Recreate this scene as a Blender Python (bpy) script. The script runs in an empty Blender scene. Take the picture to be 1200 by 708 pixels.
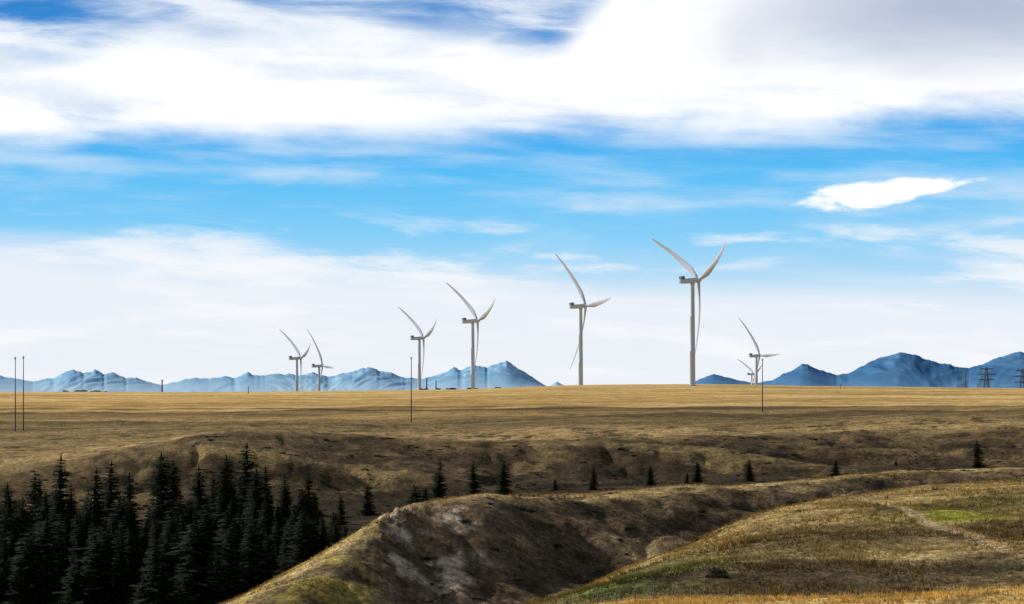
import bpy, math, random
import numpy as np
from mathutils import Vector, Matrix
random.seed(7); rng=np.random.default_rng(7)
scene=bpy.context.scene
F=1200*85/36.0; YH=454.0
scene.view_settings.view_transform='Standard'
scene.view_settings.look='None'; scene.view_settings.exposure=0; scene.view_settings.gamma=1

# ---------------------------------------------------------------- noise
def _h(ix,iy,seed):
    n=(ix.astype(np.int64)*374761393+iy.astype(np.int64)*668265263+seed*974634777)&0xffffffff
    n=((n^(n>>13))*1274126177)&0xffffffff
    n=(n^(n>>16))&0xffffffff
    return n.astype(np.float64)/4294967296.0
def perlin(x,y,seed=0):
    x=np.asarray(x,float);y=np.asarray(y,float)
    xi=np.floor(x);yi=np.floor(y);fx=x-xi;fy=y-yi
    u=fx*fx*fx*(fx*(fx*6-15)+10);v=fy*fy*fy*(fy*(fy*6-15)+10)
    def g(dx,dy):
        a=_h(xi+dx,yi+dy,seed)*2*np.pi
        return np.cos(a)*(fx-dx)+np.sin(a)*(fy-dy)
    return ((g(0,0)*(1-u)+g(1,0)*u)*(1-v)+(g(0,1)*(1-u)+g(1,1)*u)*v)*1.5
def fbm(x,y,seed=0,o=4,gain=.5):
    s=0;a=1;f=1
    for i in range(o):
        s=s+a*perlin(x*f+i*17.3,y*f-i*9.1,seed+i);a*=gain;f*=2.03
    return s
def sst(x,a,b):
    t=np.clip((x-a)/(b-a),0,1);return t*t*(3-2*t)
def pchip(xk,yk,x):
    xk=np.asarray(xk,float);yk=np.asarray(yk,float)
    h=np.diff(xk);d=np.diff(yk)/h;m=np.zeros_like(yk)
    for i in range(1,len(xk)-1):
        if d[i-1]*d[i]>0:
            w1=2*h[i]+h[i-1];w2=h[i]+2*h[i-1]
            m[i]=(w1+w2)/(w1/d[i-1]+w2/d[i])
    m[0]=d[0];m[-1]=d[-1]
    i=np.clip(np.searchsorted(xk,x)-1,0,len(h)-1)
    xx=np.clip(x,xk[0],xk[-1]);t=(xx-xk[i])/h[i]
    return ((2*t**3-3*t**2+1)*yk[i]+(t**3-2*t**2+t)*h[i]*m[i]+(-2*t**3+3*t**2)*yk[i+1]+(t**3-t**2)*h[i]*m[i+1])

# ---------------------------------------------------------------- terrain
def T(*p): 
    return ([a for a,b in p],[b for a,b in p])
KR={3:T((-300,165),(1500,165)),4:T((-300,210),(1500,210)),
5:T((-300,250),(560,250),(640,255),(700,270),(780,290),(900,320),(1010,350),(1100,365),(1200,380),(1500,400)),
6:T((-300,290),(270,300),(400,320),(500,342),(560,348),(640,362),(700,376),(780,390),(900,420),(1010,450),(1100,470),(1200,490),(1500,510)),
7:T((-300,330),(0,330),(150,335),(270,345),(330,355),(400,370),(450,385),(500,400),(560,410),(640,430),(700,440),(780,455),(900,485),(1010,515),(1100,540),(1200,560),(1500,600)),
8:T((-300,450),(330,452),(400,462),(450,480),(500,500),(560,530),(640,545),(700,550),(900,580),(1010,600),(1200,640),(1500,680)),
9:T((-300,640),(330,650),(450,665),(560,675),(700,685),(900,715),(1200,760),(1500,780)),
10:T((-300,720),(0,735),(150,745),(280,765),(400,790),(600,810),(750,825),(900,855),(1050,880),(1200,905),(1500,930))}
KY={2:T((-300,860),(300,830),(600,790),(800,760),(1500,760)),
3:T((-300,830),(0,820),(150,800),(270,780),(330,770),(400,760),(500,745),(640,735),(700,725),(780,713),(900,709),(1500,708)),
4:T((-300,850),(0,830),(150,810),(270,790),(400,765),(500,748),(560,740),(640,722),(700,706),(780,697),(900,696),(1200,697),(1500,690)),
5:T((-300,830),(0,820),(150,800),(270,785),(330,775),(400,765),(450,758),(500,750),(560,738),(640,709),(700,681),(780,645),(900,604),(1010,582),(1100,572),(1200,560),(1500,540)),
6:T((-300,840),(0,830),(150,810),(270,770),(330,750),(400,738),(450,732),(500,728),(560,722),(640,708),(700,694),(780,666),(900,628),(1010,600),(1100,584),(1200,567),(1500,545)),
7:T((-300,790),(0,780),(150,760),(270,709),(330,678),(400,641),(450,614),(500,596),(560,584),(640,579),(700,577),(780,573),(900,566),(1010,556),(1100,550),(1200,546),(1500,540)),
8:T((-300,690),(0,700),(150,700),(270,695),(330,690),(400,680),(450,668),(500,645),(560,620),(640,604),(700,598),(780,592),(900,582),(1010,570),(1100,562),(1200,554),(1500,548)),
9:T((-300,625),(0,625),(150,615),(270,606),(400,594),(500,587),(600,581),(700,574),(900,565),(1010,560),(1100,554),(1200,548),(1500,542)),
10:T((-300,560),(0,546),(150,528),(280,511),(400,507),(600,513),(750,509),(900,510),(1050,505),(1200,500),(1500,498)),
11:T((-300,500),(0,500),(300,498),(600,493),(900,489),(1200,485),(1500,484)),
12:T((-300,486),(0,486),(600,480),(1200,477),(1500,477)),
13:T((-300,466),(0,466),(400,465),(640,461),(900,461),(1200,463),(1500,463)),
14:T((-300,460),(0,459),(200,459.5),(400,458),(550,456),(640,452.5),(700,451),(800,450.3),(860,450.8),(950,452.5),(1100,454),(1200,455),(1500,455))}
def col_profile(px):
    pc=min(max(px,-300),1500); cs=math.cos(math.atan((pc-600)/F))
    r=[3,60,110];z=[-1.8,-8.5,-(pchip(*KY[2],pc)-YH)/F*110*cs]
    for k in range(3,15):
        rr=float(pchip(*KR[k],pc)) if k in KR else {11:1040,12:1250,13:1700,14:2060}[k]
        r.append(rr); z.append(-(float(pchip(*KY[k],pc))-YH)/F*rr*cs)
    r+=[3500,6000,20000,70000]; z+=[-47,-60,-80,-90]
    return np.array(r,float),np.array(z,float)
pxs=np.concatenate([np.linspace(-1400,-160,40),np.arange(-150,1351,1.8),np.linspace(1362,2600,40)])
th_in=np.arctan((pxs-600)/F)
thL=np.linspace(-math.pi,th_in[0],60)[1:-1]; thR=np.linspace(th_in[-1],math.pi,60)[1:]
ths=np.concatenate([thL,th_in,thR])
rs=np.concatenate([np.geomspace(3,100,40)[:-1],np.geomspace(100,1100,680)[:-1],np.geomspace(1100,2400,180)[:-1],np.geomspace(2400,70000,80)])
NC,NR=len(ths),len(rs)
Z=np.zeros((NC,NR));K=np.zeros((NC,NR));PX=np.zeros(NC)
rA,zA=col_profile(-300); rB,zB=col_profile(1500)
lr=np.log(rs)
for i,t in enumerate(ths):
    if abs(t)<1.4: px=600+F*math.tan(t)
    else: px=600+(1e5 if t>0 else -1e5)
    PX[i]=px
    rk,zk=col_profile(px)
    w=float(sst(np.array(abs(t)),.7,2.6))
    rk=rk*(1-w)+w*.5*(rA+rB); zk=zk*(1-w)+w*.5*(zA+zB)
    Z[i]=pchip(np.log(rk),zk,lr); K[i]=np.interp(lr,np.log(rk),np.arange(len(rk)))
TH,RR=np.meshgrid(ths,rs,indexing='ij')
X=RR*np.sin(TH);Y=RR*np.cos(TH);PXG=np.repeat(PX[:,None],NR,1)
nearw=sst(RR,20,120)
z6=np.exp(-((K-6.45)/.45)**2); z9=np.exp(-((K-9.45)/.42)**2)
rid=1-np.abs(fbm(X/19+perlin(X/40,Y/40,5),Y/30,3,2))*2
rid9=1-np.abs(fbm(X/50+.8*perlin(X/80,Y/80,6),Y/90,4,3,.5))*2.0
g9=perlin(X/120,(Y+.25*X)/42,23)
D=perlin(X/70,Y/70,11)*1.0+perlin(X/28,Y/28,12)*.6+fbm(X/9,Y/9,13,4,.55)*.22
D+=z6*(-(np.clip(rid,0,1)**2)*1.4+fbm(X/8,Y/8,21,4,.6)*.5)
D+=np.exp(-((K-4.6)/.7)**2)*(perlin(X/20,Y/30,27)*.8)
D+=z9*(-(np.clip(rid9,0,1)**2)*2.1+g9*3.4+fbm(X/16,Y/16,22,4,.55)*.9+.5)
D+=np.exp(-((K-10)/.6)**2)*(perlin(X/60,Y/90,31)*1.7+perlin(X/24,Y/40,32)*.6)
D+=np.exp(-((K-11)/.7)**2)*(perlin(X/160,Y/60,33)*3.2+perlin(X/60,Y/40,34)*.8)
scarp=np.exp(-((PXG-462)/38)**2)*np.exp(-((K-6.85)/.25)**2)
D+=scarp*(np.abs(fbm(X/3.2,Y/3.2,41,4))*1.5)
fade=1-.75*sst(RR,1500,2100)
Z=Z+D*nearw*fade+ sst(RR,2600,5000)*perlin(X/2500,Y/2500,61)*6

def ij(px,r):
    i=np.interp(np.arctan((np.asarray(px,float)-600)/F),ths,np.arange(NC)); j=np.interp(np.log(r),lr,np.arange(NR)); return i,j
def samp(A,px,r):
    i,j=ij(px,r); i0=np.clip(np.floor(i).astype(int),0,NC-2);j0=np.clip(np.floor(j).astype(int),0,NR-2);a=i-i0;b=j-j0
    return (A[i0,j0]*(1-a)*(1-b)+A[i0+1,j0]*a*(1-b)+A[i0,j0+1]*(1-a)*b+A[i0+1,j0+1]*a*b)
def P(px,r):
    t=math.atan((px-600)/F)
    return Vector((r*math.sin(t),r*math.cos(t),float(samp(Z,px,r))))
def find_r(px,y,r0,r1):
    r=np.geomspace(r0,r1,400); t=math.atan((px-600)/F)
    yy=YH-samp(Z,np.full(400,float(px)),r)/(r*math.cos(t))*F
    return float(r[np.argmin(np.abs(yy-y))])
def W(px,y,r0,r1):
    return P(px,find_r(px,y,r0,r1))

# colours -------------------------------------------------
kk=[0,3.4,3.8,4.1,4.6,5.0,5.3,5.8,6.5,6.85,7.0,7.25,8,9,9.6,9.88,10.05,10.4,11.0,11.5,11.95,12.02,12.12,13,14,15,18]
cc=[(.50,.34,.12),(.50,.34,.12),(.46,.31,.12),(.20,.14,.06),(.22,.155,.055),(.35,.24,.09),(.10,.066,.034),(.08,.052,.03),(.095,.064,.037),(.15,.10,.05),(.44,.31,.13),(.14,.09,.042),  # shade painted in: dark strip behind near grass, darker camera-facing slopes
(.03,.024,.014),(.04,.028,.016),(.07,.046,.023),(.13,.085,.038),(.38,.25,.10),(.25,.165,.065),(.16,.11,.045),(.31,.20,.07),(.21,.135,.05),(.10,.065,.03),(.42,.255,.08),(.55,.34,.105),(.66,.43,.15),(.35,.25,.1),(.2,.2,.12)]  # coulee slope shade and thin shadow line at field start put into albedo
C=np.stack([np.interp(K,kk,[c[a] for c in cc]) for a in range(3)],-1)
def mixc(C,c,w): return C*(1-w[...,None])+np.array(c)*w[...,None]
n1=fbm(X/22,Y/22,71,4); n2=fbm(X/6,Y/6,72,4,.6); n3=fbm(X/90,Y/60,73,3); n4=fbm(X/2.5,Y/2.5,74,3,.6)
near=(RR<1000)*(K<10.6)
C=mixc(C,(.25,.17,.07),.6*z9*sst(g9,.15,.4)*sst(K,9.2,9.35))
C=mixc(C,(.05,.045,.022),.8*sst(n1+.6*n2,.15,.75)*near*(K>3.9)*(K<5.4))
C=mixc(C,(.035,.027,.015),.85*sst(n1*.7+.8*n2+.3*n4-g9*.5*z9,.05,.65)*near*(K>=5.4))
C=mixc(C,(.34,.25,.12),.5*sst(-n1+.5*n2,.25,.85)*near*(K>3.6)*(K<8))
C=mixc(C,(.22,.15,.065),.4*sst(-n1+.6*n3+.3*n2,.2,.8)*near*(K>8.8))
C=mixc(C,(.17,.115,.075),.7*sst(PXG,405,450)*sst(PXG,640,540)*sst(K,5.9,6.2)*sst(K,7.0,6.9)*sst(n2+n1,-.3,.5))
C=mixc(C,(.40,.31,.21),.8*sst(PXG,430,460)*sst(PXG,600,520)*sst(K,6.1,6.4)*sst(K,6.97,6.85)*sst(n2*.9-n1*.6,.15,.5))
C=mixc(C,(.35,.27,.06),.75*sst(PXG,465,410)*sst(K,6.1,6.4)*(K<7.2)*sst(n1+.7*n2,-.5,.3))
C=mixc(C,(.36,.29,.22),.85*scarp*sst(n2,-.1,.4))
def patch(px,y,r0,r1,rx,ry,c,w):
    global C
    p=W(px,y,r0,r1)
    q=((X-p.x)/rx)**2+((Y-p.y)/ry)**2
    q=q+(n1+n2*.6)*.9
    C=mixc(C,c,np.clip(w*np.exp(-np.clip(q,-.1,50)),0,1)*(K<8))
patch(765,674,205,300,8,18,(.065,.12,.022),.95)
patch(815,664,205,300,5,12,(.085,.135,.03),.7)
patch(720,690,205,300,4,12,(.065,.115,.022),.8)
patch(1118,604,240,380,5,9,(.28,.28,.03),.95)
patch(1165,585,260,420,5,12,(.13,.14,.04),.5)
patch(860,640,220,330,14,25,(.36,.26,.10),.5)
patch(900,668,205,330,16,14,(.07,.046,.025),.88)
patch(1120,668,205,330,16,13,(.12,.085,.045),.65)
patch(1000,625,215,340,12,20,(.075,.05,.026),.85)
patch(1150,625,215,340,12,16,(.10,.068,.035),.7)
patch(900,640,215,340,8,14,(.09,.06,.03),.6)
patch(1060,650,215,340,10,10,(.40,.29,.12),.6)
def polyd(pts):
    d=np.full(X.shape,1e9)
    for a,b in zip(pts[:-1],pts[1:]):
        vx,vy=b.x-a.x,b.y-a.y;L=vx*vx+vy*vy
        t=np.clip(((X-a.x)*vx+(Y-a.y)*vy)/L,0,1)
        d=np.minimum(d,np.hypot(X-a.x-t*vx,Y-a.y-t*vy))
    return d
tr=[W(x,y,212,r1) for x,y,r1 in [(1005,584,350),(1040,592,352),(1075,606,356),(1120,622,360),(1165,640,365),(1215,660,370)]]
dt=polyd(tr); C=mixc(C,(.42,.31,.17),.8*(1-sst(dt,.5,1.3))*(K<6))
st=fbm(X/500,Y/16,91,3)+.4*fbm(X/120,Y/50,92,3)
farw=sst(K,10.3,10.8)*(K<14.3)
C*= (1+farw*.36*np.clip(st,-1,1))[...,None]
C=mixc(C,(.095,.064,.028),farw*(K<12.3)*.8*sst(fbm(X/260,Y/28,95,3),.0,.45))
C=mixc(C,(.76,.55,.25),(K>12.1)*(K<14.3)*.5*sst(fbm(X/700,Y/60,96,2),.05,.35))
C=mixc(C,(.34,.215,.07),(K>12.1)*(K<14.0)*.6*sst(fbm(X/600,Y/22,97,2),.12,.4))
rows=.5+.5*np.sin((Y*.97+X*.22)/7.0)
C*= (1-.12*rows*sst(K,12.1,12.4)*(K<14.2))[...,None]
C*= (1+.25*near*n2)[...,None]
C=np.clip(C,.008,.85)

nv=NC*NR
co=np.stack([X,Y,Z],-1).reshape(-1,3)
co=np.vstack([co,[[0,0,-1.8]]])
I=np.arange(NC)[:,None];J=np.arange(NR-1)[None,:];I2=(I+1)%NC
q=np.stack([I*NR+J,I*NR+J+1,I2*NR+J+1,I2*NR+J],-1).reshape(-1,4)
tri=np.stack([np.full(NC,nv),np.arange(NC)*NR,((np.arange(NC)+1)%NC)*NR],-1)
def build(name,co,polys,mat=None,smooth=True,colors=None,parent=None):
    me=bpy.data.meshes.new(name); co=np.asarray(co,np.float32)
    me.vertices.add(len(co)); me.vertices.foreach_set('co',co.ravel())
    lv=np.concatenate([p.ravel() for p in polys]).astype(np.int32)
    tot=np.concatenate([np.full(len(p),p.shape[1]) for p in polys]).astype(np.int32)
    stt=np.concatenate([[0],np.cumsum(tot)[:-1]]).astype(np.int32)
    me.loops.add(len(lv)); me.loops.foreach_set('vertex_index',lv)
    me.polygons.add(len(tot)); me.polygons.foreach_set('loop_start',stt); me.polygons.foreach_set('loop_total',tot)
    me.polygons.foreach_set('use_smooth',np.full(len(tot),smooth))
    if colors is not None:
        at=me.color_attributes.new('Col','FLOAT_COLOR','POINT')
        c4=np.ones((len(co),4),np.float32); c4[:,:3]=colors; at.data.foreach_set('color',c4.ravel())
    me.update(calc_edges=True); me.validate()
    if mat: me.materials.append(mat)
    ob=bpy.data.objects.new(name,me); scene.collection.objects.link(ob)
    if parent: ob.parent=parent
    return ob
# ---------------------------------------------------------------- materials
class NT:
    def __init__(s,nt): s.nt=nt; nt.nodes.clear()
    def n(s,t,**k):
        x=s.nt.nodes.new(t)
        for a,b in k.items(): setattr(x,a,b)
        return x
    def put(s,sock,v):
        if v is None: return
        if isinstance(v,bpy.types.NodeSocket): s.nt.links.new(v,sock)
        else: sock.default_value=v
    def m(s,op,a,b=None,c=None,clamp=False):
        x=s.n('ShaderNodeMath',operation=op,use_clamp=clamp)
        for i,v in enumerate((a,b,c)): s.put(x.inputs[i],v)
        return x.outputs[0]
    def ss(s,v,a,b,o0=0.,o1=1.):
        x=s.n('ShaderNodeMapRange',interpolation_type='SMOOTHSTEP')
        s.put(x.inputs[0],v); 
        if a>b: a,b,o0,o1=b,a,o1,o0
        for i,w in zip((1,2,3,4),(a,b,o0,o1)): x.inputs[i].default_value=w
        return x.outputs[0]
    def mix(s,f,a,b,bt='MIX'):
        x=s.n('ShaderNodeMix',data_type='RGBA',blend_type=bt)
        s.put(x.inputs[0],f)
        for i,v in ((6,a),(7,b)):
            if isinstance(v,tuple) and len(v)==3: v=v+(1,)
            s.put(x.inputs[i],v)
        return x.outputs[2]
    def noise(s,vec,scale,detail=4,rough=.5,dist=0.):
        x=s.n('ShaderNodeTexNoise'); s.put(x.inputs['Vector'],vec)
        x.inputs['Scale'].default_value=scale;x.inputs['Detail'].default_value=detail;x.inputs['Roughness'].default_value=rough;x.inputs['Distortion'].default_value=dist
        return x.outputs[0]
    def comb(s,x_,y_,z_):
        x=s.n('ShaderNodeCombineXYZ'); s.put(x.inputs[0],x_);s.put(x.inputs[1],y_);s.put(x.inputs[2],z_); return x.outputs[0]
def newmat(name):
    m=bpy.data.materials.new(name); m.use_nodes=True; return m,NT(m.node_tree)
def simple(name,col,rough=.6,var=.15,scale=1.0,spec=.3,metal=0,attr=False,bump=0,trans=0):
    m,t=newmat(name)
    g=t.n('ShaderNodeTexCoord'); nz=t.noise(g.outputs['Object'],scale,3,.6)
    v=t.ss(nz,.3,.7,1-var,1+var)
    if attr:
        a=t.n('ShaderNodeAttribute',attribute_name='Col'); base=a.outputs['Color']
    else: base=tuple(col)+(1,)
    c=t.mix(1.,base,t.comb(v,v,v),'MULTIPLY')
    b=t.n('ShaderNodeBsdfPrincipled'); t.put(b.inputs['Base Color'],c)
    b.inputs['Roughness'].default_value=rough;b.inputs['Specular IOR Level'].default_value=spec;b.inputs['Metallic'].default_value=metal
    o=t.n('ShaderNodeOutputMaterial')
    if bump:
        bp=t.n('ShaderNodeBump');bp.inputs['Strength'].default_value=bump;t.put(bp.inputs['Height'],nz);t.put(b.inputs['Normal'],bp.outputs[0])
    sh=b.outputs[0]
    if trans:
        tl=t.n('ShaderNodeBsdfTranslucent'); t.put(tl.inputs[0],c); ms=t.n('ShaderNodeMixShader'); ms.inputs[0].default_value=trans
        t.nt.links.new(sh,ms.inputs[1]); t.nt.links.new(tl.outputs[0],ms.inputs[2]); sh=ms.outputs[0]
    t.nt.links.new(sh,o.inputs[0]); return m
mt,t=newmat('prairie_ground')
a=t.n('ShaderNodeAttribute',attribute_name='Col'); g=t.n('ShaderNodeNewGeometry'); pos=g.outputs['Position']
s1=t.noise(pos,.9,5,.7); s2=t.noise(pos,.14,5,.7); s3=t.noise(pos,3.5,2,.6)
v=t.m('MULTIPLY',t.ss(s1,.32,.68,.52,1.5),t.ss(s2,.32,.68,.62,1.4)); v=t.m('MULTIPLY',v,t.ss(s3,.3,.7,.78,1.22))
# stubble far away reads smoother than tussock grass close by
ln=t.n('ShaderNodeVectorMath',operation='DISTANCE'); t.put(ln.inputs[0],pos); ln.inputs[1].default_value=(0,0,0)
calm=t.ss(ln.outputs['Value'],1050,1350,0.,.55)
v=t.m('ADD',t.m('MULTIPLY',v,t.m('SUBTRACT',1.,calm)),calm)
c=t.mix(1.,a.outputs['Color'],t.comb(v,v,v),'MULTIPLY')
spot=t.ss(t.noise(pos,.33,4,.75),.55,.64,0,.65)
spot=t.m('MULTIPLY',spot,t.m('SUBTRACT',1.,calm))
c=t.mix(spot,c,t.mix(1.,c,(.42,.40,.36),'MULTIPLY'))
b=t.n('ShaderNodeBsdfPrincipled'); t.put(b.inputs['Base Color'],c); b.inputs['Roughness'].default_value=1; b.inputs['Specular IOR Level'].default_value=.03
bp=t.n('ShaderNodeBump'); bp.inputs['Strength'].default_value=.6; bp.inputs['Distance'].default_value=.6
t.put(bp.inputs['Height'],t.m('ADD',t.m('ADD',s1,t.m('MULTIPLY',s3,.3)),t.m('MULTIPLY',s2,1.2))); t.put(b.inputs['Normal'],bp.outputs[0])
o=t.n('ShaderNodeOutputMaterial'); t.nt.links.new(b.outputs[0],o.inputs[0])
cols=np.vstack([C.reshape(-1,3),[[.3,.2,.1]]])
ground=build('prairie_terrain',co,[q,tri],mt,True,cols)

# ---------------------------------------------------------------- grass
def make_grass():
    n=100000
    px=rng.uniform(-60,1260,n); r=np.sqrt(rng.uniform(125**2,540**2,n)); r=np.where(rng.random(n)<.35,rng.uniform(130,330,n),r)
    k=samp(K,px,r); keep=(k<7.4)&~((px<620)&(k<5.2)); px,r=px[keep],r[keep]; n=len(px)
    th=np.arctan((px-600)/F); x=r*np.sin(th); y=r*np.cos(th); z=samp(Z,px,r)
    col=np.stack([samp(C[...,a],px,r) for a in range(3)],-1)
    dens=fbm(x/10,y/10,171,3); size=np.clip(.32+.25*dens,.12,.75)*rng.uniform(.6,1.3,n)
    col=col*rng.uniform(.6,1.35,n)[:,None]*np.array([1.12,1.0,.72])
    V=[];CL=[]
    for b in range(5):
        a=rng.uniform(0,6.283,n); o=rng.uniform(0,.3,n)*size; lean=rng.uniform(.1,.6,n)*size; w=size*rng.uniform(.07,.16,n)
        bx=x+np.cos(a)*o; by=y+np.sin(a)*o; a2=rng.uniform(0,6.283,n)
        dx=np.cos(a2)*w;dy=np.sin(a2)*w
        V.append(np.stack([np.stack([bx-dx,by-dy,z-.05],-1),np.stack([bx+dx,by+dy,z-.05],-1),np.stack([bx+np.cos(a)*lean,by+np.sin(a)*lean,z+size*rng.uniform(.6,1.1,n)],-1)],1))
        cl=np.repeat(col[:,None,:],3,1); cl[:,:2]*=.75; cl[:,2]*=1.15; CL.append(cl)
    V=np.concatenate(V).reshape(-1,3);CL=np.concatenate(CL).reshape(-1,3)
    f=np.arange(len(V)).reshape(-1,3)
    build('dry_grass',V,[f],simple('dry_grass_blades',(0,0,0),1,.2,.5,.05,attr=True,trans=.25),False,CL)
make_grass()

# ---------------------------------------------------------------- trees
bark=simple('spruce_bark',(.07,.05,.035),.95,.3,6,.1,bump=.4)
needles=simple('spruce_needles',(0,0,0),.9,.3,1.2,.1,attr=True,trans=.1)
def make_spruce(seed,h=12.,w=2.3,dens=1.0,rag=.2,pw=.8):
    R=np.random.default_rng(seed)
    V=[];Fq=[];CL=[]
    def quad(p,cl):
        i=len(V);V.extend(p);Fq.append((i,i+1,i+2,i+3));CL.extend([cl]*4)
    nz=int(32*dens)
    lop=R.uniform(0,6.28)
    for iz in range(nz):
        tz=.04+.95*(iz+R.uniform(-.35,.35))/nz
        prof=w*(max(0,1-tz)**pw)*(0.6+.4*min(1,tz*6+.3))*R.uniform(1-rag*1.4,1+rag)
        nb=max(3,int(9*(1-tz)+3))
        a0=R.uniform(0,6.28)
        for b in range(nb):
            a=a0+b*6.283/nb+R.uniform(-.3,.3)
            L=prof*R.uniform(.5,1.2)*(1+.2*math.cos(a-lop))+.08
            if R.random()<.08: continue
            droop=R.uniform(.05,.5)*L; z0=tz*h
            ns=max(2,int(L/.34)+1); ca,sa=math.cos(a),math.sin(a)
            for s in range(ns):
                f=(s+.6)/ns; rad=L*f
                cx,cy,cz=ca*rad,sa*rad,z0-droop*f+.18*L*f*f
                sw=(.32+.30*(1-f))*R.uniform(.6,1.25)*min(1,L/.8+.25)
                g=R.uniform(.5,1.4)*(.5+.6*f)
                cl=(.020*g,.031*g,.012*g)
                for side in (-1,1):
                    aa=a+side*R.uniform(.5,1.1)
                    ex,ey=math.cos(aa)*sw*1.5,math.sin(aa)*sw*1.5
                    tx,ty=-math.sin(aa)*sw*.32,math.cos(aa)*sw*.32
                    dz=-R.uniform(.05,.4)*sw
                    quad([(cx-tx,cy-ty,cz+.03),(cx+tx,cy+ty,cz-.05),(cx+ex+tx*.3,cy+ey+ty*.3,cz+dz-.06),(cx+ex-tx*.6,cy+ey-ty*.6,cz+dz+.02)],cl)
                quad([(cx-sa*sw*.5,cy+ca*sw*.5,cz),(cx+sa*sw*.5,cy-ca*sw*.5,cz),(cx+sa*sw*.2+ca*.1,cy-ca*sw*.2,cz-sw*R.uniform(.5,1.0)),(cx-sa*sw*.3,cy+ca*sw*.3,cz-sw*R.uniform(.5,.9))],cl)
    for b in range(6):
        a=b*1.05; quad([(0,0,h*.93),(.14*math.cos(a),.14*math.sin(a),h*.95),(.03,0,h*1.03),(-.03,0,h*1.0)],(.02,.03,.014))
    nf=len(Fq)
    sg=8; rad=[(0,.20),(.3,.15),(.65,.09),(.98,.02)]
    rings=[]
    for tz,rr in rad:
        rings.append([len(V)+i for i in range(sg)])
        V.extend([(rr*h/12*1.1*math.cos(6.283*i/sg),rr*h/12*1.1*math.sin(6.283*i/sg),tz*h-(.5 if tz==0 else 0)) for i in range(sg)]);CL.extend([(.05,.04,.03)]*sg)
    for A,B in zip(rings[:-1],rings[1:]):
        for i in range(sg): Fq.append((A[i],A[(i+1)%sg],B[(i+1)%sg],B[i]))
    me=bpy.data.meshes.new('spruce_mesh'); me.from_pydata(V,[],Fq)
    at=me.color_attributes.new('Col','FLOAT_COLOR','POINT'); c4=np.ones((len(V),4),np.float32);c4[:,:3]=CL;at.data.foreach_set('color',c4.ravel())
    me.materials.append(needles);me.materials.append(bark)
    mi=np.zeros(len(Fq),np.int32);mi[nf:]=1;me.polygons.foreach_set('material_index',mi)
    return me
spr=[make_spruce(100+i,12.,[2.5,2.2,2.9,2.0,2.6,3.2,2.8,2.5][i],rag=[.2,.3,.25,.35,.25,.3,.4,.3][i],pw=[.8,.7,.75,.6,.8,.65,.6,.9][i]) for i in range(8)]
def tree(px,r,topy,name='spruce_tree',v=None,wid=1.,parent=None,h=None):
    p=P(px,r)
    if h is None: h=(YH-topy)/F*p.y-p.z
    me=spr[v if v is not None else random.randrange(8)]
    ob=bpy.data.objects.new(name,me);scene.collection.objects.link(ob)
    s=h/12; ob.location=(p.x,p.y,p.z-.15); ob.scale=(s*wid,s*wid,s); ob.rotation_euler=(random.uniform(-.04,.04),random.uniform(-.04,.04),random.uniform(0,6.28))
    if parent: ob.parent=parent
    return ob
for px,r,ty,v,wd in [(514,600,539,4,1.3),(487,560,567,5,1.6),(499,615,570,5,1.5),(556,640,541,2,1.1),(590,650,539,2,1.25),(695,690,545,0,1.3),(762,700,545,2,1.5),(818,715,540,6,1.5),(878,725,537,0,1.6),(979,740,538,6,1.7),(1050,765,536,0,1.3),(1146,680,515,5,1.25),(650,690,560,5,1.4),(805,715,553,6,1.4),(430,640,566,5,1.3)]:
    tree(px,r,ty,v=v,wid=wd)
forest=bpy.data.objects.new('spruce_forest',None);scene.collection.objects.link(forest)
topk=T((-120,572),(0,572),(35,564),(68,542),(90,562),(112,556),(150,562),(200,566),(240,562),(262,542),(285,530),(310,552),(340,568),(368,562),(385,580),(405,598))
for px,r,ty in [(68,560,533),(288,600,519),(262,590,533),(188,570,530),(205,600,540),(112,570,549),(150,560,553),(362,590,552),(334,600,554),(400,610,578),(38,560,556),(8,580,565),(313,590,545),(232,590,546),(128,600,540),(300,560,548),(50,590,560)]:
    tree(px,r,ty,'spruce',parent=forest,wid=random.uniform(.9,1.3))
cnt=0
while cnt<520:
    px=random.uniform(-130,405); r=random.uniform(385,645)
    k=float(samp(K,px,r))
    if k<7.15: continue
    p=P(px,r); lim=float(np.interp(px,*topk))+random.uniform(2,14)+40*random.random()**1.5
    hm=(YH-lim)/F*p.y-p.z
    h=min(hm,random.uniform(3.5,15.5))
    if h<2.5: continue
    tree(px,r,0,'spruce',parent=forest,h=h,wid=random.uniform(.9,1.7)); cnt+=1

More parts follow.
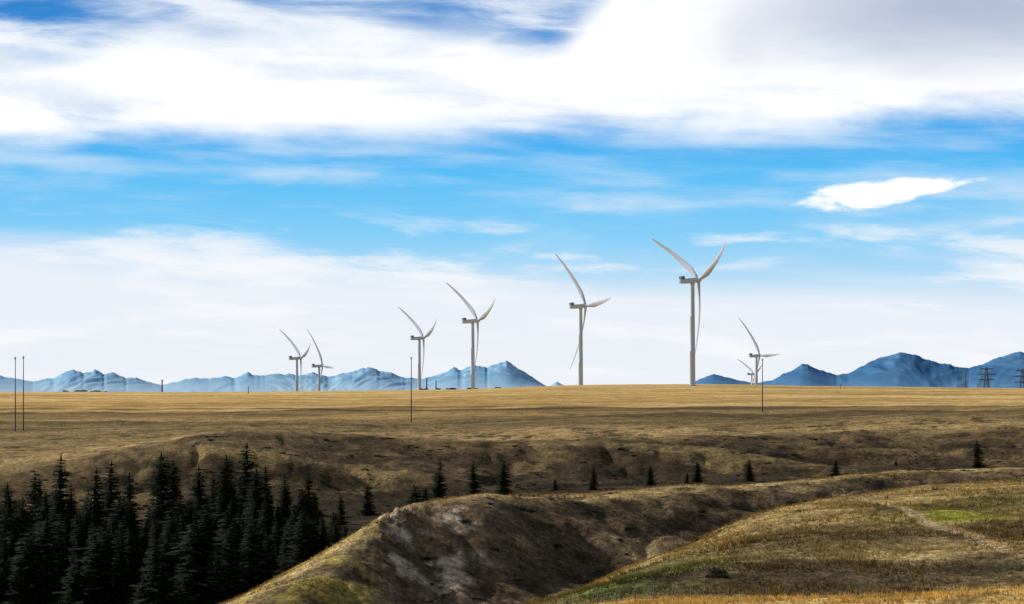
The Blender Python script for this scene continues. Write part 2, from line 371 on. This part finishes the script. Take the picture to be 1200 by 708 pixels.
shm=simple('shrub_leaves',(0,0,0),.9,.3,2,.1,attr=True,trans=.15)
def make_shrub(seed,base):
    R=np.random.default_rng(seed);V=[];Fq=[];CL=[]
    lob=[(R.uniform(-1.2,1.2),R.uniform(-.6,.6),R.uniform(.1,.4),R.uniform(.3,.6)) for _ in range(9)]
    for i in range(900):
        l=lob[R.integers(9)]; d=R.normal(size=3); d/=np.linalg.norm(d); rad=l[3]*R.uniform(.5,1.1)
        c=np.array([l[0],l[1],l[2]])+d*rad*np.array([1,1,.75]); c[2]=abs(c[2])
        u=R.normal(size=3);u/=np.linalg.norm(u);w=np.cross(u,R.normal(size=3));w/=np.linalg.norm(w);s=R.uniform(.05,.12)
        j=len(V);V+= [tuple(c-u*s),tuple(c+w*s*.6),tuple(c+u*s),tuple(c-w*s*.6)];Fq.append((j,j+1,j+2,j+3))
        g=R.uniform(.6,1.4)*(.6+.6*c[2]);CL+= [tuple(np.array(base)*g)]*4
    for k in range(6):
        a=R.uniform(0,6.28);j=len(V);tx,ty=math.cos(a)*.6,math.sin(a)*.6
        V+=[(-.03,0,-.1),(.03,0,-.1),(tx+.01,ty,.6),(tx-.01,ty,.6)];Fq.append((j,j+1,j+2,j+3));CL+=[(.04,.03,.02)]*4
    me=bpy.data.meshes.new('shrub_mesh');me.from_pydata(V,[],Fq)
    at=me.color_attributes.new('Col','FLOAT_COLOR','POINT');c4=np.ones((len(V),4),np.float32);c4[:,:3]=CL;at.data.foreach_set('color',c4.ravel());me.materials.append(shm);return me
shr=[make_shrub(300+i,c) for i,c in enumerate([(.03,.036,.018),(.05,.045,.022),(.09,.065,.035),(.06,.05,.025)])]
shp=bpy.data.objects.new('shrubland',None);scene.collection.objects.link(shp)
def shrub(px,r,s,v=None,sq=1.):
    p=P(px,r);ob=bpy.data.objects.new('shrub',shr[v if v is not None else random.randrange(4)]);scene.collection.objects.link(ob)
    ob.location=(p.x,p.y,p.z-.08);ob.scale=(s,s,s*sq);ob.rotation_euler=(0,0,random.uniform(0,6.28));ob.parent=shp
cnt=0
while cnt<1300:
    px=random.uniform(-50,1250);r=random.uniform(215,860)
    k=float(samp(K,px,r))
    if k<5.15 or k>9.85 or (7.1<k<8.7): continue
    p=P(px,r); d=float(fbm(np.array(p.x/18),np.array(p.y/18),401,3))
    if d+random.uniform(-.25,.25)<.22: continue
    s=random.uniform(.25,.8) if k<7.1 else random.uniform(.35,1.15)
    if k<7.1 and px<400: s*=.6
    shrub(px,r,s,sq=random.uniform(.4,.8)); cnt+=1
for px,y,r0,r1,s in [(612,598,330,425,1.9),(622,600,330,425,1.4),(548,612,330,405,1.3),(735,620,330,440,1.2),(655,640,330,420,1.3),(820,600,330,460,1.2),(835,676,205,290,1.0),(842,673,205,290,1.2),(850,676,205,290,.8),(935,600,215,325,.8),(582,645,320,400,1.2),(500,655,320,390,1.1)]:
    shrub(px,find_r(px,y,r0,r1),s*.9,0,.7)
for i in range(40):
    px=random.gauss(95,14) if i<26 else random.gauss(540,30); shrub(px,random.uniform(2035,2060),random.uniform(1.2,2.4),0,.9)

# ---------------------------------------------------------------- wind turbines
white=simple('turbine_paint',(.44,.475,.53),.6,.03,.15,.15)
dark=simple('turbine_dark_grey',(.12,.13,.14),.6,.1,1,.3)
def loft(secs):
    n=len(secs[0]);V=[v for s in secs for v in s];Fc=[]
    for a in range(len(secs)-1):
        for i in range(n): Fc.append((a*n+i,a*n+(i+1)%n,(a+1)*n+(i+1)%n,(a+1)*n+i))
    Fc.append(tuple(range(n))[::-1]);Fc.append(tuple(range((len(secs)-1)*n,len(secs)*n)));return V,Fc
def pym(name,V,Fc,mat,smooth=True):
    me=bpy.data.meshes.new(name);me.from_pydata(V,[],Fc);me.materials.append(mat)
    if smooth:
        me.polygons.foreach_set('use_smooth',[len(p.vertices)==4 for p in me.polygons])
    me.update();return me
RB=66.
secs=[]
for i in range(33):
    tt=i/32; rr=1.2+tt*(RB-1.2)
    ch=np.interp(tt,[0,.04,.2,.5,.8,.96,1],[2.7,2.7,5.2,3.9,2.5,1.4,.3]);th_=np.interp(tt,[0,.04,.2,.5,1],[2.6,2.6,1.6,.9,.15])
    tw=math.radians(np.interp(tt,[0,.2,1],[22,16,0]))
    bend=RB*(.06*tt-.19*tt*tt)
    s=[]
    for k in range(16):
        a=2*math.pi*k/16; y=math.cos(a)*ch/2; x=math.sin(a)*th_/2
        if tt>.06: y-=ch*.2; x*=(1-.55*max(0,-math.cos(a)))
        s.append((x*math.cos(tw)-y*math.sin(tw)+bend,x*math.sin(tw)+y*math.cos(tw),rr))
    secs.append(s)
def fixn(me):
    import bmesh
    bm=bmesh.new();bm.from_mesh(me);bmesh.ops.recalc_face_normals(bm,faces=bm.faces);bm.to_mesh(me);bm.free();return me
blade_me=fixn(pym('blade_mesh',*loft(secs),white))
def circ(z,r,n=32): return [(r*math.cos(2*math.pi*i/n),r*math.sin(2*math.pi*i/n),z) for i in range(n)]
tower_secs=[(0,2.45),(.25,2.35),(.5,2.3),(29,2.1),(29.05,2.15),(29.3,2.15),(29.35,2.1),(58,1.85),(58.05,1.9),(58.3,1.9),(58.35,1.85),(84,1.6),(85,1.8),(86.2,1.8)]
def nac_sec(x,w,zb,zt,b=.6):
    pts=[(-w+b,zb),(w-b,zb),(w,zb+b),(w,zt-b),(w-b,zt),(-w+b,zt),(-w,zt-b),(-w,zb+b)]
    return [(x,p[0],p[1]) for p in pts]
nac_me=fixn(pym('nacelle_mesh',*loft([nac_sec(-12,1.5,-.9,1.7,.5),nac_sec(-11.6,1.9,-1.4,2.0),nac_sec(-6,2.05,-1.9,2.15),nac_sec(2.4,2.05,-1.9,2.1),nac_sec(3.4,1.6,-1.5,1.7)]),white,False))
cool_me=fixn(pym('cooler_mesh',*loft([nac_sec(-11.2,2.0,1.9,4.1,.25),nac_sec(-10.9,2.1,1.9,4.3,.25),nac_sec(-8.2,2.1,1.9,4.3,.25),nac_sec(-7.9,1.9,1.9,4.0,.25)]),dark,False))
def xc(x,r,n=24): return [(x,r*math.cos(2*math.pi*i/n),r*math.sin(2*math.pi*i/n)) for i in range(n)]
hub_me=fixn(pym('hub_mesh',*loft([xc(3.3,1.5),xc(3.6,1.9),xc(5.5,2.1),xc(7.0,1.7),xc(8.0,1.0),xc(8.4,.2)]),white))
base_me=pym('foundation_mesh',*loft([circ(-1.5,4.5),circ(.25,4.5),circ(.3,4.2)]),simple('concrete',(.35,.34,.32),.9,.2,1))
def turbine(px,huby,r,phi0,yaw=27.):
    p=P(px,r); hz=(YH-huby)/F*p.y; H=hz-p.z
    e=bpy.data.objects.new('wind_turbine',None);scene.collection.objects.link(e);e.location=p
    def ch(n,me,mw):
        o=bpy.data.objects.new(n,me);scene.collection.objects.link(o);o.parent=e;o.matrix_local=mw;return o
    ch('foundation',base_me,Matrix.Identity(4))
    k=(H-1.8)/86.2
    ch('tower',fixn(pym('tower_mesh',*loft([circ(z*k,rr) for z,rr in tower_secs]),white)),Matrix.Identity(4))
    M0=Matrix.Translation((0,0,H))@Matrix.Rotation(math.radians(yaw),4,'Z')@Matrix.Rotation(math.radians(-5.5),4,'Y')
    ch('nacelle',nac_me,M0);ch('cooler',cool_me,M0);ch('hub',hub_me,M0)
    for i in range(3):
        ch('blade_%d'%(i+1),blade_me,M0@Matrix.Translation((5.5,0,0))@Matrix.Rotation(math.radians(phi0+120*i),4,'X'))
for a in [(811.5,329,1928,-56),(680.5,359,2308,-36),(554,376.5,2493,-50),(491.5,396.5,3016,-51),(348,420,3400,-50),(374,429,3740,-27),(886.5,417,3463,-32),(881,438.5,5700,-56)]:
    turbine(*a)

# ---------------------------------------------------------------- poles, pylons, fence
wood=simple('weathered_pole',(.14,.12,.11),.85,.25,2,.1)
steel=simple('galvanised_steel',(.08,.09,.11),.5,.1,1,.3,.2)
def box(V,Fc,a,b,w):
    a=Vector(a);b=Vector(b);d=(b-a).normalized();u=d.cross(Vector((0,0,1)) if abs(d.z)<.9 else Vector((1,0,0))).normalized()*w/2;v_=d.cross(u).normalized()*w/2
    i=len(V)
    for p in (a,b):
        for su,sv in ((-1,-1),(1,-1),(1,1),(-1,1)): V.append(tuple(p+u*su+v_*sv))
    for k in range(4): Fc.append((i+k,i+(k+1)%4,i+4+(k+1)%4,i+4+k))
    Fc.append((i+3,i+2,i+1,i));Fc.append((i+4,i+5,i+6,i+7))
def mk(name,V,Fc,mat,loc=(0,0,0),parent=None,smooth=False):
    o=bpy.data.objects.new(name,pym(name,V,Fc,mat,smooth));scene.collection.objects.link(o);o.location=loc
    if parent:o.parent=parent
    return o
def pole(px,r,topy,rad=.2,arm=2.2):
    p=P(px,r);h=(YH-topy)/F*p.y-p.z
    e=bpy.data.objects.new('utility_pole',None);scene.collection.objects.link(e);e.location=p
    V,Fc=loft([circ(-1,rad*1.3,10),circ(h*.5,rad,10),circ(h,rad*.7,10)]);mk('shaft',V,Fc,wood,parent=e,smooth=True)
    V,Fc=[],[]
    box(V,Fc,(-arm/2,-.25,h-.8),(arm/2,-.25,h-.8),.2)
    for s in (-1,0,1): box(V,Fc,(s*arm*.45,-.25,h-.7),(s*arm*.45,-.25,h-.2),.12)
    box(V,Fc,(-arm*.35,-.2,h-.85),(0,-.2,h-1.8),.08);box(V,Fc,(arm*.35,-.2,h-.85),(0,-.2,h-1.8),.08)
    mk('crossarm',V,Fc,wood,parent=e)
pole(18,1010,418,.2,.8);pole(27.5,1010,417,.2,.8);pole(482,1080,418,.22,1.0);pole(893.5,1160,420,.22,.9)
pole(190,2500,445,.9,3.);pole(500,2500,443,.9,3);pole(511,2500,446,.7,3);pole(1131,2500,437,.9,3);pole(291,1900,453,.3,2);pole(985,1900,450,.25,2)
def pylon(px,r,topy,w=7.):
    p=P(px,r);h=(YH-topy)/F*p.y-p.z
    V,Fc=[],[]
    def hw(z): return (w/2)*(1-z/h)**1.0*.8+.7
    lv=[h*k/8 for k in range(9)]
    for z0,z1 in zip(lv[:-1],lv[1:]):
        a,b_=hw(z0),hw(z1)
        cs=[(-1,-1),(1,-1),(1,1),(-1,1)]
        for k in range(4):
            c0,c1=cs[k],cs[(k+1)%4]
            box(V,Fc,(c0[0]*a,c0[1]*a,z0),(c0[0]*b_,c0[1]*b_,z1),.6)
            box(V,Fc,(c0[0]*a,c0[1]*a,z0),(c1[0]*b_,c1[1]*b_,z1),.35)
            box(V,Fc,(c0[0]*b_,c0[1]*b_,z1),(c1[0]*b_,c1[1]*b_,z1),.35)
    for z,l in ((h*.97,7),(h*.82,10),(h*.67,8.5)):
        for s in (-1,1):
            box(V,Fc,(0,0,z+.6),(s*l,0,z),.7);box(V,Fc,(0,0,z-.8),(s*l,0,z),.6);box(V,Fc,(s*l,0,z),(s*l,0,z-1.6),.45)
    mk('transmission_tower',V,Fc,steel,p)
pylon(1156,2600,431,9);pylon(1198,2700,433,9)
fe=bpy.data.objects.new('wire_fence',None);scene.collection.objects.link(fe)
post_pts=[]
for i in range(26):
    px=700+i*22.; r=196+3.5*math.sin(i*.25)+i*.25
    p=P(px,r);post_pts.append(p)
    V,Fc=loft([circ(-.4,.06,8),circ(1.15+random.uniform(-.08,.08),.05,8)]);o=mk('post',V,Fc,wood,p,fe,True);o.rotation_euler=(random.uniform(-.05,.05),random.uniform(-.06,.06),0)
V,Fc=[],[]
for a,b_ in zip(post_pts[:-1],post_pts[1:]):
    for hh in (.35,.7,1.02): box(V,Fc,a+Vector((0,-.06,hh)),b_+Vector((0,-.06,hh)),.012)
mk('wire',V,Fc,steel,parent=fe)

# ---------------------------------------------------------------- mountains
def mount_mat(name,base,hi,sn_haze,amt):  # rock and snow colours carry the blue aerial haze in their albedo
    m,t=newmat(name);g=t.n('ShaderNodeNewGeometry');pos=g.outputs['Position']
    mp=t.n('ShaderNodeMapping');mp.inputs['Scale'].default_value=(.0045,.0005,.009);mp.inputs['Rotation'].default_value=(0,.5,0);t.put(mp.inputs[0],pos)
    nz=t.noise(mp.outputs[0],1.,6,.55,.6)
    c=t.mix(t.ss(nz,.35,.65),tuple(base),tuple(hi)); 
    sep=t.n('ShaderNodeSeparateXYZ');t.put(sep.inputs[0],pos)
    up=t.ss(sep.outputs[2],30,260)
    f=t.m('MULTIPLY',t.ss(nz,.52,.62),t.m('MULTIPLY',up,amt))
    c=t.mix(f,c,tuple(sn_haze))
    low=t.ss(sep.outputs[2],170,-60); c=t.mix(t.m('MULTIPLY',low,.6),c,tuple(sn_haze))  # pale haze toward the foot painted with the snow colour
    b=t.n('ShaderNodeBsdfPrincipled');t.put(b.inputs['Base Color'],c);b.inputs['Roughness'].default_value=1;b.inputs['Specular IOR Level'].default_value=0
    o=t.n('ShaderNodeOutputMaterial');t.nt.links.new(b.outputs[0],o.inputs[0]);return m
def mountains(prof,r0,mat,seed,det,rel=62):
    xs=np.arange(prof[0][0],prof[0][-1],1.2);n=len(xs)
    yy=np.interp(xs,*prof); amp=np.clip((YH-yy)/20,0,1)
    yy=yy-amp*det*(fbm(xs/14,xs*0+seed,seed,4,.5))
    top=(YH-yy)/F*r0
    ker=np.exp(-np.linspace(-2,2,41)**2);ker/=ker.sum()
    tops=np.convolve(np.pad(top,20,'edge'),ker,'valid')
    ts=np.linspace(-1,1,60)
    XX=np.repeat(xs[:,None],60,1);TT=np.repeat(ts[None],n,0)
    r=r0+TT*4500
    th=np.arctan((XX-600)/F)
    X_=r*np.sin(th);Y_=r*np.cos(th)
    e=np.exp(-(np.abs(TT)/.12)**2)
    tp=top[:,None]*e+np.minimum(tops,top+8)[:,None]*(1-e)
    sk=X_+.45*(Y_-r0)*perlin(X_/2600,X_*0+.7,seed+5)*2
    rg=1-np.abs(fbm(sk/650,Y_/3400,seed+3,3,.45))*1.6
    fo=(1-np.abs(TT))**.95
    Zt=-120+(tp+120)*fo
    Zt+= (rg-.8)*rel*(np.clip((top[:,None]+60)/300,0.1,1))*np.clip(np.abs(TT)*3,0,1)*(1-np.abs(TT))*1.7
    i=np.arange(n-1)[:,None];j=np.arange(59)[None]
    f=np.stack([i*60+j,i*60+j+1,(i+1)*60+j+1,(i+1)*60+j],-1).reshape(-1,4)
    return build('mountain_range',np.stack([X_,Y_,Zt],-1).reshape(-1,3),[f],mat,True)
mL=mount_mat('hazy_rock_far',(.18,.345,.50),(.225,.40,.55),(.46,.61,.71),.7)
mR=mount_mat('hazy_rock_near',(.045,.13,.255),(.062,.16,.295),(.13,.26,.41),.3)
left=T((-500,450),(-400,436),(-300,444),(-200,434),(-100,442),(-40,436),(0,440),(20,444),(38,447),(60,443),(74,438),(86,433),(97,437),(112,433),(122,439),(132,436),(148,443),(160,442),(172,447),(190,451),(208,447),(228,442),(245,444),(262,440),(275,443),(290,437),(305,440),(330,437),(350,440),(366,436),(385,441),(402,438),(418,433),(432,429),(446,435),(460,437),(475,442),(492,444),(508,440),(520,437),(532,430),(545,432),(556,427),(570,430),(583,426),(594,422),(603,428),(612,434),(622,440),(636,450),(648,456),(700,462))
right=T((780,464),(805,452),(820,444),(836,438),(850,441),(868,446),(885,449),(905,445),(925,435),(940,426),(953,430),(966,435),(980,439),(995,437),(1010,429),(1025,421),(1040,416),(1055,413),(1070,415),(1085,420),(1100,425),(1118,429),(1135,431),(1150,427),(1165,421),(1180,416),(1195,412),(1215,414),(1240,422),(1280,416),(1350,426),(1420,418),(1500,430),(1600,424),(1700,446))
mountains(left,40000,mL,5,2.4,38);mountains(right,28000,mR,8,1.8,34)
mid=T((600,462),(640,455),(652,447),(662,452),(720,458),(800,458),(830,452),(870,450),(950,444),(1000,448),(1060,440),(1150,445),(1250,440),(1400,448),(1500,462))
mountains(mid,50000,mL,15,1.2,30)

# ---------------------------------------------------------------- sky / world
SUN_AZ=-58.;SUN_EL=27.
w=bpy.data.worlds.new('World');scene.world=w;w.use_nodes=True
t=NT(w.node_tree)
sky=t.n('ShaderNodeTexSky',sky_type='NISHITA');sky.sun_disc=False;sky.sun_elevation=math.radians(SUN_EL);sky.sun_rotation=math.radians(SUN_AZ)
ns=t.n('ShaderNodeVectorMath',operation='SCALE');t.put(ns.inputs[0],sky.outputs[0]);ns.inputs['Scale'].default_value=.09
tc=t.n('ShaderNodeTexCoord');sp=t.n('ShaderNodeSeparateXYZ');t.put(sp.inputs[0],tc.outputs['Generated'])
az=t.m('MULTIPLY',t.m('ARCTAN2',sp.outputs[0],sp.outputs[1]),F/100)
el=t.m('MULTIPLY',t.m('ARCSINE',sp.outputs[2]),F/100)
def lin(*c): return tuple((x/255/12.92 if x/255<=.04045 else ((x/255+.055)/1.055)**2.4) for x in c)
cr=t.n('ShaderNodeValToRGB');t.put(cr.inputs[0],t.m('DIVIDE',el,5.))
st_=[(0.0,(228,238,248)),(.12,(216,233,248)),(.24,(180,220,247)),(.36,(132,206,248)),(.5,(90,190,247)),(.62,(48,163,238)),(.8,(30,138,216)),(1.,(28,110,190))]
els=cr.color_ramp.elements
while len(els)<len(st_): els.new(.5)
for e_,(p_,c_) in zip(els,st_): e_.position=p_;e_.color=lin(*c_)+(1,)
col=cr.outputs[0]
def vec(sx,sy,off=0.,skew=0.): return t.comb(t.m('MULTIPLY',az,sx),t.m('MULTIPLY',t.m('ADD',el,t.m('MULTIPLY',az,skew)),sy),off)
big=t.noise(vec(.16,.9,1.3,.02),1.,4,.5,.3)
stk=t.noise(vec(.16,1.5,4.7,.03),1.,6,.52,.4)
fine=t.noise(vec(.42,2.6,8.1,.03),1.,6,.58,.3)
puff=t.noise(vec(.45,1.1,2.2),1.,6,.5,.2)
f1=t.m('MULTIPLY',t.ss(t.m('ADD',t.m('MULTIPLY',stk,.6),t.m('MULTIPLY',fine,.4)),.43,.64),t.ss(el,3.4,2.0,.5,.85))
col=t.mix(f1,col,lin(208,230,249))
veil=t.m('ADD',el,t.m('ADD',t.m('MULTIPLY',az,.055),t.m('MULTIPLY',t.m('SUBTRACT',stk,.5),-2.0)))
col=t.mix(t.ss(veil,1.95,.7,0,.93),col,lin(238,242,249))
col=t.mix(t.m('MULTIPLY',t.ss(fine,.48,.66),t.ss(el,2.4,1.4,0,.75)),col,lin(250,251,253))
# main cloud bank
edge=t.m('ADD',el,t.m('ADD',t.m('MULTIPLY',t.m('SUBTRACT',puff,.5),.85),t.m('MULTIPLY',t.m('SUBTRACT',big,.5),.5)))
edge=t.m('ADD',edge,t.m('ADD',t.m('MULTIPLY',t.ss(az,-2.,-5.),.16),t.m('MULTIPLY',t.m('SUBTRACT',fine,.5),.35)))
low=t.ss(edge,2.85,3.35)
topn=t.m('ADD',el,t.m('ADD',t.m('MULTIPLY',t.m('SUBTRACT',puff,.5),1.0),t.m('MULTIPLY',t.ss(az,0.3,2.2),-1.3)))
topn=t.m('ADD',topn,t.m('MULTIPLY',t.ss(az,-4.0,-5.6),.3))
hi=t.m('SUBTRACT',1.,t.m('MULTIPLY',t.ss(topn,3.9,4.4),t.ss(fine,.38,.66,.97,.3)))
bank=t.m('MULTIPLY',low,hi)
ccol=t.mix(t.ss(t.m('ADD',t.m('MULTIPLY',puff,.5),t.m('MULTIPLY',fine,.5)),.36,.54),lin(222,233,247),(1.05,1.05,1.05))
col=t.mix(bank,col,ccol)
gx=t.m('MULTIPLY',t.ss(t.m('ADD',az,t.m('MULTIPLY',t.m('SUBTRACT',puff,.5),4.)),1.9,4.4),t.ss(t.m('ADD',el,t.m('ADD',t.m('MULTIPLY',az,.03),t.m('MULTIPLY',t.m('SUBTRACT',puff,.5),1.2))),3.45,4.4))
gcol=t.mix(t.ss(puff,.35,.65),lin(174,186,212),lin(200,208,228))
col=t.mix(t.m('MULTIPLY',gx,.93),col,gcol)
# lens-shaped cloud
dx=t.m('DIVIDE',t.m('SUBTRACT',az,4.45),.92)
dy=t.m('DIVIDE',t.m('SUBTRACT',t.m('SUBTRACT',el,2.27),t.m('MULTIPLY',t.m('SUBTRACT',az,4.45),.12)),t.m('MAXIMUM',t.m('SUBTRACT',.13,t.m('MULTIPLY',dx,.07)),.02))
dd=t.m('ADD',t.m('ADD',t.m('MULTIPLY',dx,dx),t.m('MULTIPLY',dy,dy)),t.m('MULTIPLY',t.m('SUBTRACT',t.noise(vec(1.6,5.,3.),1.,6,.65),.5),4.2))
col=t.mix(t.ss(dd,1.4,.4),col,(1.05,1.05,1.05))
upper=t.mix(t.ss(puff,.42,.6,.05,.25),ns.outputs[0],(.9,.94,1.0))  # white cloud added to the sky above the view for extra fill
final=t.mix(t.ss(el,5.5,11.),col,upper)
bg=t.n('ShaderNodeBackground');t.put(bg.inputs[0],final);bg.inputs[1].default_value=1.
o=t.n('ShaderNodeOutputWorld');t.nt.links.new(bg.outputs[0],o.inputs[0])

sd=bpy.data.lights.new('sun','SUN');sd.energy=5.0;sd.angle=math.radians(.5);sd.color=(1,.965,.90)
so=bpy.data.objects.new('sun',sd);scene.collection.objects.link(so)
dirv=Vector((math.sin(math.radians(SUN_AZ))*math.cos(math.radians(SUN_EL)),math.cos(math.radians(SUN_AZ))*math.cos(math.radians(SUN_EL)),math.sin(math.radians(SUN_EL))))
so.rotation_euler=dirv.to_track_quat('Z','Y').to_euler();so.location=(0,0,200)

cam=bpy.data.cameras.new('camera');cam.lens=85;cam.sensor_width=36;cam.clip_start=.5;cam.clip_end=200000;cam.shift_y=100/1200
co_=bpy.data.objects.new('camera',cam);scene.collection.objects.link(co_);co_.location=(0,0,0);co_.rotation_euler=(math.pi/2,0,0)
scene.camera=co_
